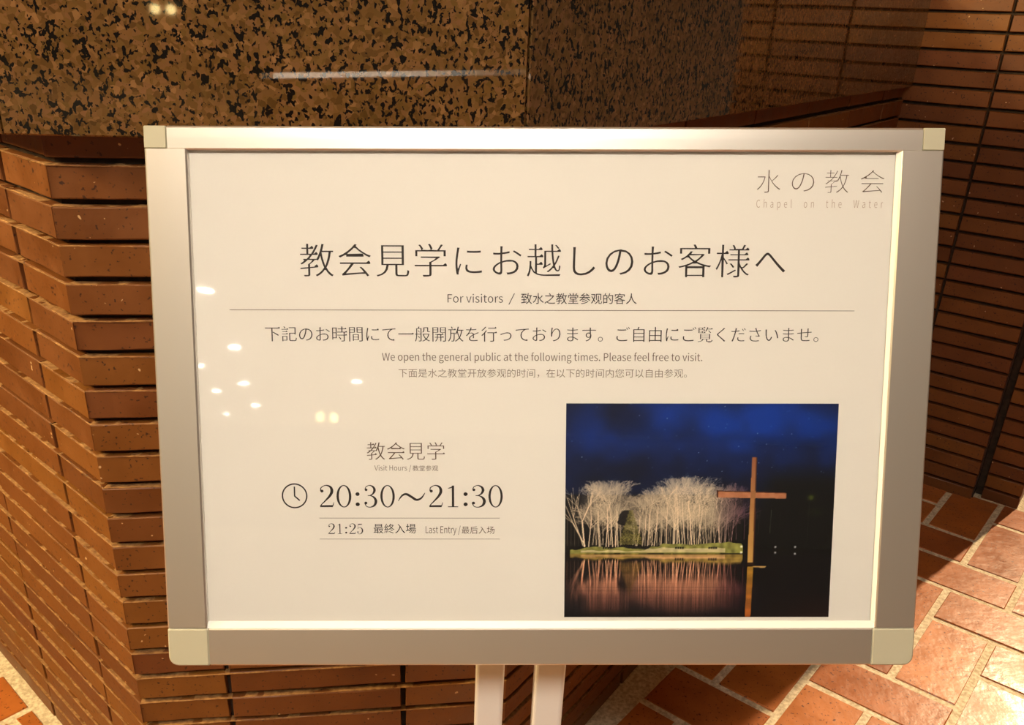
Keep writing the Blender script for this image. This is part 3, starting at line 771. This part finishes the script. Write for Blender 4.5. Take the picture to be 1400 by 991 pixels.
    # bank
    bt = np.interp(u[0], [0, .03, .08, .3, .36, .5, .62, .66, .68], [.69, .680, .668, .672, .652, .652, .640, .648, .70])[None, :] + .016 * (noise(46, 1, 9) - .5)
    m = (v > bt) & (v < .692 + .006 * noise(20, 1, 31)) & (u > .02) & (u < .665)
    g = noise(70, 60, 12)
    img[m] = (np.array([150, 148, 72])[None] * (.75 + .45 * g[m])[:, None])
    m2 = m & (v > .677 - .012 * (u > .3) + .01 * noise(30, 1, 33)) & (v < .690) & (u > .06) & (u < .60); img[m2] = np.array([222, 205, 150]) * (.85 + .2 * g[m2])[:, None]
    for gx in (.145, .285, .415, .54):
        for i in range(4):
            x = gx + i * .0085; mm_ = (np.abs(u - x) < .0032) & (np.abs(v - .668) < .005); img[mm_] = 22
    # water with the reflected wood
    wl = int(.697 * h); src = img[:wl][::-1]; rows = h - wl
    blur = 1
    ref = np.zeros((rows, w, 3))
    for r in range(rows):
        sp = 2 + int(r * .16); c0 = min(int(r * 1.12), wl - 1); lo = max(0, c0 - sp); hi = min(wl, c0 + sp + 1)
        row = src[lo:hi].mean(0); sh = int(rs.normal(0, .25 + r * .004)); ref[r] = np.roll(row, sh, 0)
    fade = np.clip(1.04 - (np.arange(rows) / rows) ** 2.2 * .95, .05, 1)[:, None, None]
    pk = (np.arange(rows) / rows)[:, None, None]
    ref = ref * fade * (np.array([1.0, .86, .74]) * (1 - pk) + np.array([1.0, .66, .62]) * pk)
    stk = .7 + .6 * np.random.RandomState(44).rand(1, w // 4 + 1, 1).repeat(4, 1)[:, :w]; ref *= 1 + (stk - 1) * pk
    ref *= (1 + .25 * (rs.rand(rows, 1, 1) - .5))
    img[wl:] = ref * 1.0 + np.array([8, 5, 8])
    img[wl:] += (np.clip((u[wl:] - .6) / .4, 0, 1) * np.clip((v[wl:] - .85) / .15, 0, 1))[..., None] * np.array([26, 10, 6])
    # right side details
    for x, y0, y1, a in ((.722, .5, .60, 36), (.765, .49, .60, 70), (.80, .5, .58, 25), (.905, .46, .66, 30)):
        line_buf = np.zeros((h, w)); line(x, y1, x + .003, y0, 1.6, 1, line_buf); img[line_buf > 0] = np.array([a, a, a * .85])
    m = ((u - .912) / .013) ** 2 + ((v - .432) / .013) ** 2; gq = np.exp(-m)[..., None] * (.4 + .6 * rs.rand(h, w, 1)); img += gq * np.array([90, 105, 20])
    m = (((u - .93) / .03) ** 2 + ((v - .50) / .02) ** 2); img += np.exp(-m)[..., None] * (rs.rand(h, w, 1) > .5) * np.array([26, 36, 10])
    for x, y in ((.660, .662), (.660, .690), (.787, .664), (.787, .691), (.861, .664), (.861, .696)):
        m = (((u - x) / .0042) ** 2 + ((v - y) / .0055) ** 2) ; img += np.exp(-m * 1.2)[..., None] * 235
    # cross
    def quad(p, col):
        m = np.ones((h, w), bool)
        for i in range(4):
            (x0, y0), (x1, y1) = p[i], p[(i + 1) % 4]; m &= ((x1 - x0) * (v - y0) - (y1 - y0) * (u - x0)) >= 0
        img[m] = col[m] if isinstance(col, np.ndarray) and col.ndim == 3 else col
    grad = np.clip((v - .245) / .5, 0, 1)[..., None]
    cc = np.array([166, 102, 66]) * (1 - grad) + np.array([214, 168, 88]) * grad + 8 * (noise(90, 40, 20)[..., None] - .5)
    quad([(.688, .245), (.7055, .245), (.7065, .745), (.684, .745)], cc)
    quad([(.7025, .245), (.7065, .245), (.7085, .745), (.7035, .745)], np.array([92, 50, 28]))
    ch = np.array([196, 128, 88]) + 20 * (noise(60, 80, 21)[..., None] - .5)
    quad([(.5635, .399), (.82, .409), (.82, .437), (.5635, .432)], ch)
    quad([(.5635, .399), (.82, .409), (.82, .413), (.5635, .404)], np.array([84, 44, 26]))
    quad([(.561, .397), (.567, .399), (.567, .433), (.561, .430)], np.array([70, 30, 20]))
    quad([(.688, .400), (.706, .400), (.706, .437), (.688, .437)], cc * .93)
    quad([(.684, .738), (.709, .738), (.709, .752), (.684, .752)], np.array([46, 26, 14]))
    quad([(.705, .754), (.756, .755), (.75, .763), (.705, .760)], np.array([196, 158, 96]))
    gr2 = np.clip((v - .757) / .243, 0, 1)[..., None]
    cr2 = (np.array([176, 132, 44]) * (1 - gr2) + np.array([176, 92, 36]) * gr2) * (.85 + .3 * noise(3, 60, 23)[..., None])
    quad([(.685, .757), (.707, .757), (.703, 1.0), (.682, 1.0)], cr2)
    img = np.clip(img, 0, 255)
    img = img.reshape(GH, SS, GW, SS, 3).mean((1, 3)) / 255
    return np.where(img <= .04045, img / 12.92, ((img + .055) / 1.055) ** 2.4)
pic = paint()
def photo_mesh():
    x = np.linspace(.3448, .5786, GW); y = -np.linspace(.2286, .4196, GH)
    X, Y = np.meshgrid(x, y); co = np.stack([X, Y, np.full_like(X, ZP + .00005)], -1).reshape(-1, 3)
    idx = np.arange(GW * GH).reshape(GH, GW); q = np.stack([idx[1:, :-1], idx[1:, 1:], idx[:-1, 1:], idx[:-1, :-1]], -1).reshape(-1, 4)
    me = bpy.data.meshes.new('printed_photograph'); me.vertices.add(len(co)); me.vertices.foreach_set('co', co.ravel())
    me.loops.add(q.size); me.loops.foreach_set('vertex_index', q.ravel()); me.polygons.add(len(q)); me.polygons.foreach_set('loop_start', np.arange(0, q.size, 4)); me.polygons.foreach_set('loop_total', np.full(len(q), 4))
    me.update(); ca = me.color_attributes.new('print', 'FLOAT_COLOR', 'POINT')
    ca.data.foreach_set('color', np.concatenate([pic.reshape(-1, 3), np.ones((GW * GH, 1))], 1).ravel().astype(np.float32)); me.validate(); return me
mp_, nt, b = newmat('photo_print'); at = N(nt, 'ShaderNodeAttribute', attribute_name='print'); nt.links.new(at.outputs['Color'], b.inputs['Base Color']); b.inputs['Roughness'].default_value = .5
part('printed_photograph', photo_mesh(), mp_, parent=poster, mw=MPRINT, label='night photograph of a lit cross in a lake before bare floodlit trees')
print('tiles', tiles_n, 'objects', len(bpy.data.objects))
